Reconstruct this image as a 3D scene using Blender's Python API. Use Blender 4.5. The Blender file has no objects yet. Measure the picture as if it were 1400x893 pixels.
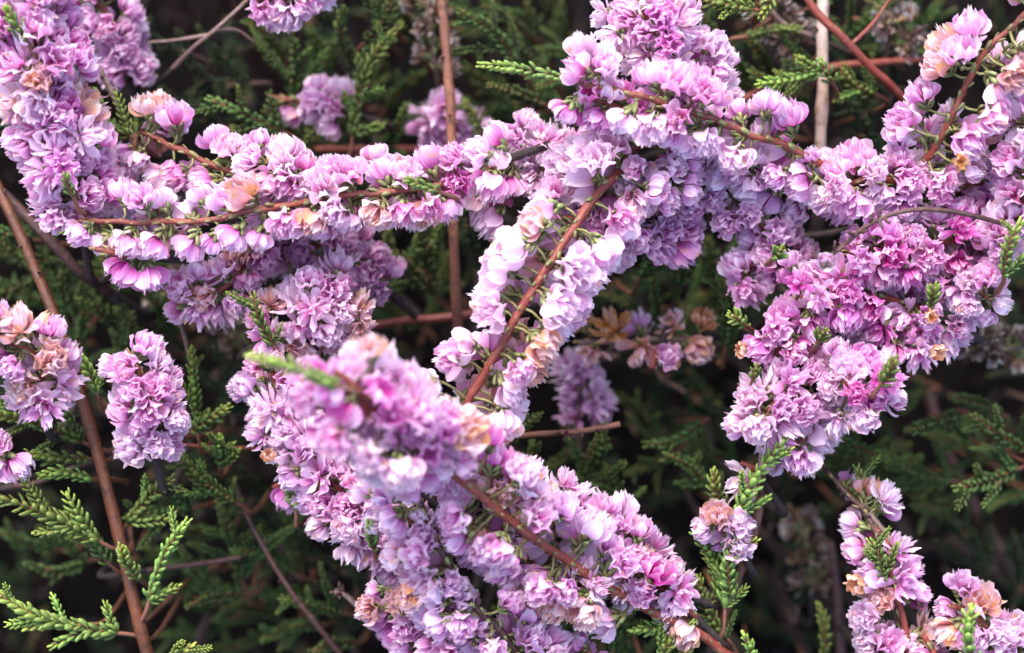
import bpy, math, random
import numpy as np
from mathutils import Vector, Matrix, noise

random.seed(11)
R = math.radians
MM = 0.001
scene = bpy.context.scene
col = scene.collection

# ------------------------------------------------------------------ camera
D = 0.30                       # distance of the sharp plane (m)
PX = 0.160 / 1400              # one photo pixel at that distance (m)
PITCH = R(68)
F = Vector((0, math.cos(PITCH), -math.sin(PITCH)))
U = Vector((0, math.sin(PITCH), math.cos(PITCH)))
RT = Vector((1, 0, 0))
CENTRE = Vector((0, 0, 0.165))
CAM = CENTRE - F * D
cd = bpy.data.cameras.new('camera')
cam = bpy.data.objects.new('camera', cd)
col.objects.link(cam)
cam.matrix_world = Matrix.Translation(CAM) @ Matrix((
    (RT.x, U.x, -F.x), (RT.y, U.y, -F.y), (RT.z, U.z, -F.z))).to_4x4()
cd.sensor_width = 36
cd.lens = 36 * D / 0.160
cd.clip_start = 0.01
cd.clip_end = 100
cd.dof.use_dof = True
cd.dof.focus_distance = D - 0.001
cd.dof.aperture_fstop = 10.0
scene.camera = cam


def P(x, y, d=0.0):
    """photo pixel + millimetres towards the camera from the sharp plane -> world point"""
    dist = D - d * MM
    k = PX * dist / D
    return CAM + F * dist + RT * ((x - 700) * k) + U * ((446.5 - y) * k)


# ------------------------------------------------------------------ light
w = bpy.data.worlds.new('World')
scene.world = w
w.use_nodes = True
nt = w.node_tree
for n in list(nt.nodes):
    nt.nodes.remove(n)
sky = nt.nodes.new('ShaderNodeTexSky')
sky.sky_type = 'NISHITA'
sky.sun_disc = False
SUN_EL, SUN_AZ = R(62), R(-25)
sky.sun_elevation = SUN_EL
sky.sun_rotation = SUN_AZ
sky.air_density = 1.0
sky.dust_density = 4.0
sky.ozone_density = 1.0
bg = nt.nodes.new('ShaderNodeBackground')
bg.inputs['Strength'].default_value = 0.15
wo = nt.nodes.new('ShaderNodeOutputWorld')
nt.links.new(sky.outputs[0], bg.inputs[0])
nt.links.new(bg.outputs[0], wo.inputs[0])
sd = bpy.data.lights.new('sun', 'SUN')
sd.energy = 1.15
sd.angle = R(35)
sd.color = (1.0, 0.95, 0.88)
sd.color = (1.0, 0.96, 0.91)
so = bpy.data.objects.new('sun', sd)
col.objects.link(so)
sdir = Vector((math.sin(SUN_AZ) * math.cos(SUN_EL), math.cos(SUN_AZ) * math.cos(SUN_EL), math.sin(SUN_EL)))
so.rotation_euler = (-sdir).to_track_quat('-Z', 'Y').to_euler()
scene.view_settings.view_transform = 'Standard'
scene.view_settings.look = 'None'
scene.view_settings.exposure = 2.0
scene.view_settings.gamma = 1
scene.render.engine = 'CYCLES'
scene.cycles.max_bounces = 8
scene.cycles.diffuse_bounces = 4
scene.cycles.transmission_bounces = 6


# ------------------------------------------------------------------ materials
class N:
    def __init__(s, name):
        s.m = bpy.data.materials.new(name)
        s.m.use_nodes = True
        s.t = s.m.node_tree
        for n in list(s.t.nodes):
            s.t.nodes.remove(n)
        s.out = s.new('ShaderNodeOutputMaterial')

    def new(s, typ, **kw):
        n = s.t.nodes.new(typ)
        for k, v in kw.items():
            if k.startswith('i_'):
                n.inputs[k[2:].replace('_', ' ')].default_value = v
            else:
                setattr(n, k, v)
        return n

    def l(s, a, b):
        s.t.links.new(a, b)

    def mix(s, fac, a, b, mode='MIX'):
        n = s.new('ShaderNodeMix', data_type='RGBA', blend_type=mode)
        for sock, v in ((n.inputs[0], fac), (n.inputs[6], a), (n.inputs[7], b)):
            if hasattr(v, 'node'):
                s.l(v, sock)
            elif isinstance(v, (int, float)):
                sock.default_value = v
            else:
                sock.default_value = (*v, 1)
        return n.outputs[2]

    def math(s, op, a, b=None, c=None, clamp=False):
        n = s.new('ShaderNodeMath', operation=op, use_clamp=clamp)
        for i, v in enumerate((a, b, c)):
            if v is None:
                continue
            if hasattr(v, 'node'):
                s.l(v, n.inputs[i])
            else:
                n.inputs[i].default_value = v
        return n.outputs[0]

    def noise(s, scale, vec=None, detail=3):
        n = s.new('ShaderNodeTexNoise')
        n.inputs['Scale'].default_value = scale
        n.inputs['Detail'].default_value = detail
        if vec is not None:
            s.l(vec, n.inputs['Vector'])
        return n.outputs['Fac']

    def ramp(s, fac, stops):
        n = s.new('ShaderNodeValToRGB')
        while len(n.color_ramp.elements) < len(stops):
            n.color_ramp.elements.new(0.5)
        for e, (p, c) in zip(n.color_ramp.elements, stops):
            e.position = p
            e.color = (*c, 1) if len(c) == 3 else c
        s.l(fac, n.inputs[0])
        return n.outputs[0]


def petal_material(name, base, mid, tip, brown=0.0, white=0.5, rust=(0.62, 0.27, 0.10)):
    m = N(name)
    at = m.new('ShaderNodeAttribute', attribute_name='leafcol')
    sep = m.new('ShaderNodeSeparateColor')
    m.l(at.outputs['Color'], sep.inputs[0])
    u, rnd, v = sep.outputs[0], sep.outputs[1], sep.outputs[2]
    info = m.new('ShaderNodeObjectInfo')
    tc = m.new('ShaderNodeTexCoord')
    off = m.new('ShaderNodeVectorMath', operation='ADD')
    cmb = m.new('ShaderNodeCombineXYZ')
    m.l(info.outputs['Random'], cmb.inputs[0]); m.l(rnd, cmb.inputs[1])
    m.l(tc.outputs['Object'], off.inputs[0]); m.l(cmb.outputs[0], off.inputs[1])
    # along the petal: deep at the claw, pale towards the rim
    c = m.ramp(m.math('ADD', u, m.math('MULTIPLY', m.math('SUBTRACT', rnd, 0.5), 0.5)),
               [(0.0, base), (0.40, mid), (0.72, tuple(.6 * a_ + .4 * b_ for a_, b_ in zip(mid, tip))), (1.0, tuple(.5 + .5 * v_ for v_ in tip))])
    # veins running lengthwise
    vec = m.new('ShaderNodeCombineXYZ')
    m.l(m.math('MULTIPLY', v, 7.0), vec.inputs[0]); m.l(m.math('MULTIPLY', u, 0.9), vec.inputs[1]); m.l(m.math('MULTIPLY', rnd, 40.0), vec.inputs[2])
    vn = m.noise(2.2, vec.outputs[0], 2)
    vf = m.ramp(vn, [(0.35, (0, 0, 0)), (0.62, (1, 1, 1))])
    c = m.mix(m.math('MULTIPLY', vf, 0.35), c, base)
    # some petals bleached, some rust-edged with age
    wf = m.math('MULTIPLY', m.math('GREATER_THAN', m.math('ADD', rnd, m.math('MULTIPLY', info.outputs['Random'], 0.5)), 1.5 - white), 0.55)
    c = m.mix(wf, c, (0.92, 0.76, 0.90))
    pn = m.noise(420.0, off.outputs[0], 3)
    pf = m.math('MULTIPLY', m.math('SUBTRACT', m.math('ADD', pn, brown * 0.45), 0.56), 9.0, clamp=True)
    pf = m.math('MULTIPLY', pf, 0.8)
    c = m.mix(pf, c, m.mix(rnd, rust, (0.80, 0.50, 0.30)))
    hs = m.new('ShaderNodeHueSaturation')
    m.l(m.math('MULTIPLY_ADD', info.outputs['Random'], 0.03, 0.485), hs.inputs['Hue'])
    m.l(m.math('MULTIPLY_ADD', info.outputs['Random'], 0.3, 0.87), hs.inputs['Saturation'])
    m.l(m.math('MULTIPLY_ADD', rnd, 0.2, 0.88), hs.inputs['Value'])
    m.l(c, hs.inputs['Color'])
    c = hs.outputs[0]
    pb = m.new('ShaderNodeBsdfPrincipled')
    pb.inputs['Roughness'].default_value = 0.3
    pb.inputs['Specular IOR Level'].default_value = 0.45
    m.l(c, pb.inputs['Base Color'])
    bmp = m.new('ShaderNodeBump')
    bmp.inputs['Strength'].default_value = 0.5
    bmp.inputs['Distance'].default_value = 0.00025
    m.l(vn, bmp.inputs['Height'])
    m.l(bmp.outputs[0], pb.inputs['Normal'])
    tr = m.new('ShaderNodeBsdfTranslucent')
    m.l(c, tr.inputs['Color'])
    mx = m.new('ShaderNodeMixShader')
    mx.inputs[0].default_value = 0.52
    m.l(pb.outputs[0], mx.inputs[1]); m.l(tr.outputs[0], mx.inputs[2])
    m.l(mx.outputs[0], m.out.inputs[0])
    return m.m


def leaf_material(name, dark, light, tip, rust=0.0, trans=0.18, rough=0.42):
    m = N(name)
    at = m.new('ShaderNodeAttribute', attribute_name='leafcol')
    sep = m.new('ShaderNodeSeparateColor')
    m.l(at.outputs['Color'], sep.inputs[0])
    u, rnd, v = sep.outputs
    info = m.new('ShaderNodeObjectInfo')
    c = m.mix(m.math('ADD', m.math('MULTIPLY', u, 0.6), m.math('MULTIPLY', rnd, 0.45), clamp=True), dark, light)
    tf = m.math('MULTIPLY', m.math('POWER', v, 3.0), 0.9)      # v: how near the young end of the shoot
    c = m.mix(tf, c, tip)
    tc = m.new('ShaderNodeTexCoord')
    pn = m.noise(300.0, tc.outputs['Object'], 2)
    pf = m.math('MULTIPLY', m.math('SUBTRACT', m.math('ADD', pn, rust), 0.66), 8.0, clamp=True)
    c = m.mix(pf, c, (0.16, 0.075, 0.035))
    hs = m.new('ShaderNodeHueSaturation')
    m.l(m.math('MULTIPLY_ADD', info.outputs['Random'], 0.05, 0.475), hs.inputs['Hue'])
    m.l(m.math('MULTIPLY_ADD', info.outputs['Random'], 0.5, 0.75), hs.inputs['Value'])
    m.l(c, hs.inputs['Color'])
    pb = m.new('ShaderNodeBsdfPrincipled')
    pb.inputs['Roughness'].default_value = rough
    pb.inputs['Specular IOR Level'].default_value = 0.35
    m.l(hs.outputs[0], pb.inputs['Base Color'])
    tr = m.new('ShaderNodeBsdfTranslucent')
    m.l(hs.outputs[0], tr.inputs['Color'])
    mx = m.new('ShaderNodeMixShader')
    mx.inputs[0].default_value = trans
    m.l(pb.outputs[0], mx.inputs[1]); m.l(tr.outputs[0], mx.inputs[2])
    m.l(mx.outputs[0], m.out.inputs[0])
    return m.m


def bark_material(name, a, b, c2, scale=1.0, rough=0.55, streak=0.25):
    m = N(name)
    tc = m.new('ShaderNodeTexCoord')
    at = m.new('ShaderNodeAttribute', attribute_name='leafcol')   # u along, v around
    sep = m.new('ShaderNodeSeparateColor')
    m.l(at.outputs['Color'], sep.inputs[0])
    n1 = m.noise(900.0 * scale, tc.outputs['Object'], 4)
    n2 = m.noise(170.0 * scale, tc.outputs['Object'], 2)
    vec = m.new('ShaderNodeCombineXYZ')
    m.l(m.math('MULTIPLY', sep.outputs[2], 9.0), vec.inputs[0]); m.l(m.math('MULTIPLY', sep.outputs[0], 14.0), vec.inputs[1])
    n3 = m.noise(1.6, vec.outputs[0], 3)
    c = m.mix(m.ramp(n2, [(0.35, (0, 0, 0)), (0.65, (1, 1, 1))]), a, b)
    c = m.mix(m.ramp(n1, [(0.52, (0, 0, 0)), (0.72, (1, 1, 1))]), c, c2)
    c = m.mix(m.math('MULTIPLY', n3, streak), c, c2, 'MULTIPLY')
    pb = m.new('ShaderNodeBsdfPrincipled')
    pb.inputs['Roughness'].default_value = rough
    m.l(c, pb.inputs['Base Color'])
    bmp = m.new('ShaderNodeBump')
    bmp.inputs['Strength'].default_value = 0.6
    bmp.inputs['Distance'].default_value = 0.0003
    m.l(m.math('ADD', n1, n3), bmp.inputs['Height'])
    m.l(bmp.outputs[0], pb.inputs['Normal'])
    m.l(pb.outputs[0], m.out.inputs[0])
    return m.m


MAT = {
    'pink': petal_material('pink petals', (0.70, 0.13, 0.46), (0.87, 0.46, 0.79), (0.95, 0.85, 0.95), -0.13, 0.6, (0.88, 0.50, 0.28)),
    'deep': petal_material('magenta petals', (0.68, 0.08, 0.44), (0.80, 0.24, 0.64), (0.92, 0.58, 0.84), -0.3, 0.15),
    'pale': petal_material('pale petals', (0.78, 0.34, 0.60), (0.90, 0.66, 0.86), (0.96, 0.91, 0.96), -0.09, 0.75),
    'mauve': petal_material('mauve petals', (0.60, 0.20, 0.46), (0.78, 0.45, 0.74), (0.90, 0.74, 0.90), -0.25, 0.3),
    'peach': petal_material('peach ageing petals', (0.68, 0.26, 0.26), (0.84, 0.50, 0.56), (0.93, 0.80, 0.84), 0.12, 0.6, (0.84, 0.42, 0.16)),
    'husk': petal_material('dry papery husk', (0.10, 0.05, 0.04), (0.20, 0.12, 0.10), (0.36, 0.26, 0.23), 0.1, 0.0, (0.14, 0.06, 0.04)),
    'rust': petal_material('withered petals', (0.50, 0.17, 0.10), (0.70, 0.36, 0.24), (0.78, 0.52, 0.42), 0.3, 0.0, (0.62, 0.24, 0.08)),
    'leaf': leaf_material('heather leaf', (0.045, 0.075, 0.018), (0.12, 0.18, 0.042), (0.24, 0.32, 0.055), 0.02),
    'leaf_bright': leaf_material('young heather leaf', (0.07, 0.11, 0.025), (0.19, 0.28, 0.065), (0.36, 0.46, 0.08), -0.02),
    'leaf_mid': leaf_material('shaded heather leaf', (0.020, 0.040, 0.010), (0.062, 0.108, 0.026), (0.12, 0.17, 0.035), 0.04, 0.1, 0.6),  # darker copy of the leaf; background shade is put into its colour
    'leaf_dark': leaf_material('heather leaf in painted deep shade', (0.006, 0.014, 0.005), (0.018, 0.036, 0.010), (0.03, 0.05, 0.013), 0.08, 0.08, 0.65),  # darkest leaf copy; deep shade inside the bush painted into the colour
    'calyx': leaf_material('green calyx', (0.12, 0.14, 0.05), (0.26, 0.29, 0.12), (0.30, 0.16, 0.08), 0.05),
    'red_stem': bark_material('red brown flower stem', (0.21, 0.036, 0.022), (0.155, 0.03, 0.022), (0.22, 0.085, 0.045)),
    'dark_stem': bark_material('dark purple brown twig', (0.05, 0.018, 0.016), (0.075, 0.026, 0.022), (0.12, 0.065, 0.05)),
    'orange_stem': bark_material('orange brown stem', (0.085, 0.024, 0.008), (0.13, 0.038, 0.012), (0.045, 0.016, 0.008), 0.7),
    'tan_stem': bark_material('tan stem', (0.24, 0.10, 0.055), (0.17, 0.065, 0.04), (0.10, 0.04, 0.025), 0.7),
    'straw_stem': bark_material('bleached dry stem', (0.62, 0.50, 0.42), (0.48, 0.35, 0.28), (0.25, 0.14, 0.10), 0.7, 0.7, 0.5),
    'litter': bark_material('dead litter and shade-darkened feet', (0.02, 0.012, 0.012), (0.035, 0.02, 0.018), (0.06, 0.04, 0.04), 1, .9),  # near black: shade of the depths put into litter and stem foot colour
    'grey_twig': bark_material('grey brown twig', (0.19, 0.12, 0.10), (0.13, 0.075, 0.06), (0.26, 0.19, 0.16)),
}

# ground: dark peaty soil
m = N('dark peaty soil')
tc = m.new('ShaderNodeTexCoord')
n1 = m.noise(90.0, tc.outputs['Object'], 6)
n2 = m.noise(600.0, tc.outputs['Object'], 4)
c = m.ramp(n1, [(0.3, (0.002, 0.002, 0.002)), (0.55, (0.005, 0.004, 0.004)), (0.8, (0.012, 0.008, 0.008))])
c = m.mix(m.math('MULTIPLY', n2, 0.5), c, (0.010, 0.008, 0.008))
pb = m.new('ShaderNodeBsdfPrincipled'); pb.inputs['Roughness'].default_value = 0.9; pb.inputs['Specular IOR Level'].default_value = 0.05
m.l(c, pb.inputs['Base Color'])
b = m.new('ShaderNodeBump'); b.inputs['Distance'].default_value = 0.004
m.l(n2, b.inputs['Height']); m.l(b.outputs[0], pb.inputs['Normal'])
m.l(pb.outputs[0], m.out.inputs[0])
MAT['soil'] = m.m
m = N('dew drop water')
g = m.new('ShaderNodeBsdfGlass'); g.inputs['IOR'].default_value = 1.33; g.inputs['Roughness'].default_value = 0.0
m.l(g.outputs[0], m.out.inputs[0])
MAT['water'] = m.m


# ------------------------------------------------------------------ mesh helpers
class MB:
    def __init__(s):
        s.v = []; s.f = []; s.c = []; s.mi = []

    def add(s, verts, faces, cols, mi=0):
        o = len(s.v)
        s.v.extend(verts); s.c.extend(cols)
        s.f.extend([tuple(i + o for i in f) for f in faces])
        s.mi.extend([mi] * len(faces))

    def mesh(s, name, mats):
        me = bpy.data.meshes.new(name)
        me.from_pydata([tuple(v) for v in s.v], [], s.f)
        ca = me.color_attributes.new('leafcol', 'FLOAT_COLOR', 'POINT')
        a = np.ones((len(s.v), 4), dtype=np.float32)
        a[:, :3] = np.array(s.c, dtype=np.float32)
        ca.data.foreach_set('color', a.ravel())
        for mt in mats:
            me.materials.append(mt)
        me.polygons.foreach_set('material_index', s.mi)
        me.polygons.foreach_set('use_smooth', [True] * len(s.f))
        me.update()
        return me


def petal(mb, L, W, origin, direc, side, bend, cup, rnd, teeth=0.12, nu=5, nv=4, wpeak=0.62, twist=0.0, mi=0):
    """one curved petal from origin along direc; bend>0 curls towards the flower's axis normal"""
    t = direc.normalized()
    s = side.normalized()
    n = s.cross(t).normalized()
    verts, cols, faces = [], [], []
    pos = origin.copy()
    ang = 0.0
    for i in range(nu + 1):
        u = i / nu
        if u < wpeak:
            wd = 0.32 + 0.68 * math.sin(u / wpeak * math.pi / 2)
        else:
            q = (u - wpeak) / (1 - wpeak)
            wd = math.sqrt(max(0.0, 1 - (q * 0.86) ** 2)) * (1 - 0.12 * q)
        wd *= W / 2
        for j in range(nv + 1):
            v = -1 + 2 * j / nv
            a = v * cup * (0.5 + 0.5 * u)
            p = pos + s * (math.sin(a) / max(cup, 0.1) * wd) + n * ((1 - math.cos(a)) / max(cup, 0.1) * wd)
            if i == nu:
                p = p + t * (L * teeth * ((.7 if j % 2 else -0.45) - .7 * v * v + random.uniform(-0.4, 0.4)))
            elif i == nu - 1:
                p = p + t * (L * teeth * 0.3 * random.uniform(-1, 1))
            p = p + n * (L * 0.035 * math.sin(v * 5 + rnd * 9) * u)
            verts.append(p)
            cols.append((u, rnd, abs(v) if False else (v + 1) / 2))
        # advance
        step = L / nu
        ang = bend / nu
        rot = Matrix.Rotation(ang * (0.5 + u), 3, s)
        t = (rot @ t).normalized(); n = (rot @ n).normalized()
        if twist:
            r2 = Matrix.Rotation(twist / nu, 3, t)
            s = (r2 @ s).normalized(); n = (r2 @ n).normalized()
        pos = pos + t * step
    k = nv + 1
    for i in range(nu):
        for j in range(nv):
            faces.append((i * k + j, i * k + j + 1, (i + 1) * k + j + 1, (i + 1) * k + j))
    mb.add(verts, faces, cols, mi)


def dir_cone(theta, phi):
    return Vector((math.sin(theta) * math.cos(phi), math.sin(theta) * math.sin(phi), math.cos(theta)))


def ring_petal(mb, theta, phi, L, W, z0, r0, bend, cup, teeth=0.12, **kw):
    d = dir_cone(theta, phi)
    side = Vector((-math.sin(phi), math.cos(phi), 0))
    o = Vector((math.cos(phi) * r0, math.sin(phi) * r0, z0))
    # with s x t the normal points inwards for this handedness; negative rotation about side closes the cup
    petal(mb, L, W, o, d, side, bend, cup, random.random(), teeth, **kw)


def blossom_mesh(kind):
    mb = MB()
    u = random.uniform
    if kind == 'open':            # double pompon: sepals + many short frilled petals curving inwards
        p0 = u(0, 6)
        for k in range(4):
            ring_petal(mb, R(u(66, 84)), p0 + k * math.pi / 2 + u(-.2, .2), 3.4 * MM * u(.9, 1.1), 3.1 * MM, 0.2 * MM, .35 * MM, -R(u(75, 110)), 0.9, 0.07)
        for k in range(7):
            ring_petal(mb, R(u(60, 85)), p0 + k * math.tau / 7 + u(-.3, .3), 3.2 * MM * u(.85, 1.1), u(2.1, 2.8) * MM, 0.5 * MM, .3 * MM, -R(u(60, 110)), 0.9, 0.09, wpeak=.7, twist=u(-.3, .3))
        for k in range(7):
            ring_petal(mb, R(u(38, 64)), k * math.tau / 7 + u(-.3, .3), 3.1 * MM * u(.85, 1.1), u(1.8, 2.4) * MM, 0.7 * MM, .22 * MM, -R(u(35, 95)), 1.0, 0.11, nu=4, wpeak=.72, twist=u(-.35, .35))
        for k in range(7):
            ring_petal(mb, R(u(6, 36)), k * math.tau / 7 + u(-.3, .3), 3.0 * MM * u(.85, 1.08), u(1.4, 2.0) * MM, 0.8 * MM, .12 * MM, -R(u(0, 75)), 1.0, 0.13, nu=4, wpeak=.75, twist=u(-.5, .5))
    elif kind == 'cup':           # half open: rounded cup of sepals with ragged petals peeping out
        p0 = u(0, 6)
        for k in range(4):
            ring_petal(mb, R(u(66, 82)), p0 + k * math.pi / 2 + u(-.15, .15), 4.1 * MM * u(.9, 1.06), 3.9 * MM, 0.1 * MM, .35 * MM, -R(u(85, 118)), 0.95, 0.06, nu=6)
        for k in range(4):
            ring_petal(mb, R(u(50, 68)), p0 + .8 + k * math.pi / 2 + u(-.15, .15), 3.9 * MM * u(.9, 1.06), 3.0 * MM, 0.3 * MM, .3 * MM, -R(u(55, 92)), 0.9, 0.12, twist=u(-.3, .3))
        for k in range(12):
            ring_petal(mb, R(u(10, 42)), k * math.tau / 12 + u(-.3, .3), 3.5 * MM * u(.85, 1.1), u(1.2, 1.8) * MM, 0.5 * MM, .2 * MM, -R(u(-10, 55)), 1.0, 0.16, nu=4, wpeak=.75, twist=u(-.4, .4))
    elif kind == 'bud':           # nearly closed globe of overlapping sepals
        p0 = u(0, 6)
        for k in range(4):
            ring_petal(mb, R(u(72, 84)), p0 + k * math.pi / 2 + u(-.1, .1), 4.6 * MM, 3.7 * MM, 0.05 * MM, .3 * MM, -R(u(122, 142)), 1.1, 0.03, nu=7)
        for k in range(4):
            ring_petal(mb, R(u(60, 70)), p0 + .8 + k * math.pi / 2, 4.3 * MM, 3.0 * MM, 0.25 * MM, .25 * MM, -R(u(105, 122)), 1.0, 0.05, nu=6)
    elif kind == 'ragged':        # loose, floppy, older bloom
        for k in range(5):
            ring_petal(mb, R(u(60, 95)), k * math.tau / 5 + u(-.3, .3), 3.9 * MM * u(.8, 1.1), u(2.0, 2.8) * MM, 0.2 * MM, .35 * MM, -R(u(0, 75)), 0.9, 0.1, twist=u(-.6, .6))
        for k in range(17):
            ring_petal(mb, R(u(12, 78)), k * 2.4 + u(-.3, .3), 3.5 * MM * u(.75, 1.15), u(1.2, 1.9) * MM, 0.6 * MM, .2 * MM, -R(u(-20, 75)), 1.0, 0.15, nu=4, wpeak=.72, twist=u(-.6, .6))
    return mb.mesh(kind + ' blossom petals', [MAT['pink']])


def leaf(mb, origin, axis, out, L, W, open_, rnd, tipness, mi=0):
    """a fleshy keeled scale leaf"""
    t = (axis * math.cos(open_) + out * math.sin(open_)).normalized()
    s = axis.cross(out).normalized()
    verts, cols = [], []
    prof = ((0, .40, .30), (.38, .56, .44), (.80, .50, .36))
    p = origin.copy()
    lu = 0
    for u, wd, th in prof:
        p = p + t * (L * (u - lu)); lu = u
        n = s.cross(t)
        if n.dot(out) < 0:
            n = -n
        for a in range(4):
            if a == 0: q = p + s * (W * wd)
            elif a == 1: q = p + n * (W * th)
            elif a == 2: q = p - s * (W * wd)
            else: q = p - n * (W * th * .5)
            verts.append(q); cols.append((u if a != 3 else u * .5, rnd, tipness))
        t = (t + axis * 0.28).normalized()
    p = p + t * (L * .2)
    verts.append(p); cols.append((1.0, rnd, tipness))
    faces = []
    for i in range(2):
        for a in range(4):
            b2 = (a + 1) % 4
            faces.append((i * 4 + a, i * 4 + b2, i * 4 + 4 + b2, i * 4 + 4 + a))
    for a in range(4):
        faces.append((8 + a, 8 + (a + 1) % 4, 12))
    mb.add(verts, faces, cols, mi)


def frame_for(t):
    a = Vector((0, 0, 1)) if abs(t.z) < .8 else Vector((1, 0, 0))
    s = t.cross(a).normalized()
    return s, t.cross(s).normalized()


def leafy(mb, pts, spacing=1.0 * MM, L=2.0 * MM, W=1.0 * MM, young=True, open0=0.62, mi=0, taper=True):
    """scale leaves in crossed pairs all along a polyline"""
    lens = [0]
    for a, b_ in zip(pts, pts[1:]):
        lens.append(lens[-1] + (b_ - a).length)
    tot = lens[-1]
    n = max(2, int(tot / spacing))
    s = None
    roll = random.uniform(0, 3)
    for i in range(n + 1):
        d = tot * i / n
        k = 0
        while k < len(lens) - 2 and lens[k + 1] < d:
            k += 1
        f = (d - lens[k]) / max(1e-9, lens[k + 1] - lens[k])
        p = pts[k].lerp(pts[k + 1], min(1, f))
        t = (pts[k + 1] - pts[k]).normalized()
        if s is None:
            s, q = frame_for(t)
        s = (s - t * s.dot(t)).normalized()
        q = t.cross(s)
        a = roll + (math.pi / 2) * (i % 2) + random.uniform(-.15, .15)
        u = i / n
        sc = (1.0 if u < .6 or not taper else 1 - .45 * (u - .6) / .4) * random.uniform(.75, 1.2)
        op = open0 * (1 if u < .85 else .55) * random.uniform(.6, 1.6)
        for sg in (0, math.pi):
            o = (s * math.cos(a + sg) + q * math.sin(a + sg))
            leaf(mb, p + o * .25 * MM, t, o, L * sc, W * sc, op, random.random(), u if young else u * .6, mi)


def catmull(pts, n=6):
    out = []
    P_ = [pts[0] * 2 - pts[1]] + list(pts) + [pts[-1] * 2 - pts[-2]]
    for i in range(1, len(P_) - 2):
        a, b_, c_, d_ = P_[i - 1], P_[i], P_[i + 1], P_[i + 2]
        for k in range(n):
            t = k / n
            out.append(0.5 * ((2 * b_) + (c_ - a) * t + (2 * a - 5 * b_ + 4 * c_ - d_) * t * t + (3 * b_ - a - 3 * c_ + d_) * t ** 3))
    out.append(pts[-1].copy())
    return out


def tube(mb, pts, r0, r1, sides=8, wob=0.12, cap=True, mi=0, nodes=0.0):
    verts, cols, faces = [], [], []
    n = len(pts)
    s = None
    seed = random.uniform(0, 99)
    L = 0
    for i, p in enumerate(pts):
        t = (pts[min(i + 1, n - 1)] - pts[max(i - 1, 0)]).normalized()
        if i: L += (pts[i] - pts[i - 1]).length
        if s is None:
            s, q = frame_for(t)
        s = (s - t * s.dot(t)).normalized()
        q = t.cross(s)
        u = i / (n - 1)
        r = r0 + (r1 - r0) * u
        if nodes:
            r *= 1 + nodes * max(0, math.sin(L / (2.6 * MM) + seed)) ** 4
        for k in range(sides):
            a = k * math.tau / sides
            rr = r * (1 + wob * noise.noise(Vector((math.cos(a) * .8, math.sin(a) * .8, L * 260 + seed))))
            verts.append(p + s * (math.cos(a) * rr) + q * (math.sin(a) * rr))
            cols.append((L * 40, 0.5, k / sides))
    for i in range(n - 1):
        for k in range(sides):
            b2 = (k + 1) % sides
            faces.append((i * sides + k, i * sides + b2, (i + 1) * sides + b2, (i + 1) * sides + k))
    if cap:
        faces.append(tuple(range(sides))[::-1])
        faces.append(tuple((n - 1) * sides + k for k in range(sides)))
    mb.add(verts, faces, cols, mi)


def link(name, data, parent=None, M=None):
    o = bpy.data.objects.new(name, data)
    col.objects.link(o)
    if parent is not None:
        o.parent = parent
    if M is not None:
        o.matrix_basis = M
    return o


def tag(o, label=None, cat=None, group=None, kind=None):
    if label: o['label'] = label
    if cat: o['category'] = cat
    if group: o['group'] = group
    if kind: o['kind'] = kind
    return o


def mat_obj(o, mt):
    o.material_slots[0].link = 'OBJECT'
    o.material_slots[0].material = mt


# ------------------------------------------------------------------ prototypes (mesh data only)
BL = {'open': [blossom_mesh('open') for _ in range(7)],
      'cup': [blossom_mesh('cup') for _ in range(6)],
      'bud': [blossom_mesh('bud') for _ in range(3)],
      'ragged': [blossom_mesh('ragged') for _ in range(4)]}


def calyx_mesh():
    mb = MB()
    tube(mb, [Vector((0, 0, -1.7 * MM)), Vector((.05 * MM, 0, -.8 * MM)), Vector((0, 0, .2 * MM))], .22 * MM, .34 * MM, 6)
    ph = random.uniform(0, 3)
    for k in range(4):
        a = ph + k * math.pi / 2
        o = Vector((math.cos(a), math.sin(a), 0))
        leaf(mb, o * .3 * MM + Vector((0, 0, -.5 * MM)), Vector((0, 0, 1)), o, 1.7 * MM * random.uniform(.8, 1.15), .95 * MM, 1.0, random.random(), random.random() * .6)
    for k in range(2):
        a = ph + .8 + k * math.pi
        o = Vector((math.cos(a), math.sin(a), 0))
        leaf(mb, o * .2 * MM + Vector((0, 0, -1.3 * MM)), Vector((0, 0, 1)), o, 1.7 * MM, .8 * MM, 1.1, random.random(), random.random() * .5)
    return mb.mesh('calyx', [MAT['calyx']])


CALYX = [calyx_mesh() for _ in range(5)]


def shoot_data(length, bendy, spacing=1.0, lw=1.0):
    """leafy shoot along +Z starting at the origin, as one mesh: thin stem plus scale leaves"""
    mb = MB()
    n = 7
    ph = random.uniform(0, 6.28)
    pts = []
    for i in range(n):
        u = i / (n - 1)
        pts.append(Vector((math.cos(ph) * bendy * u * u * length, math.sin(ph) * bendy * u * u * length, u * length * (1 - .15 * abs(bendy) * u))))
    pts = catmull(pts, 3)
    tube(mb, pts, .3 * MM, .18 * MM, 5, mi=1)
    leafy(mb, pts, spacing * .62 * MM, 1.75 * MM * lw, .84 * MM * lw, open0=.72)
    return mb.mesh('leafy shoot', [MAT['leaf'], MAT['dark_stem']])


SHOOT = {'short': [shoot_data(random.uniform(6, 9) * MM, .15) for _ in range(5)],
         'mid': [shoot_data(random.uniform(12, 16) * MM, .2) for _ in range(5)],
         'long': [shoot_data(random.uniform(22, 28) * MM, .25) for _ in range(4)]}


def orient(pos, z, roll=0.0, scale=1.0):
    q = z.to_track_quat('Z', 'Y')
    return Matrix.Translation(pos) @ q.to_matrix().to_4x4() @ Matrix.Rotation(roll, 4, 'Z') @ Matrix.Diagonal((scale, scale, scale, 1))


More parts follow.
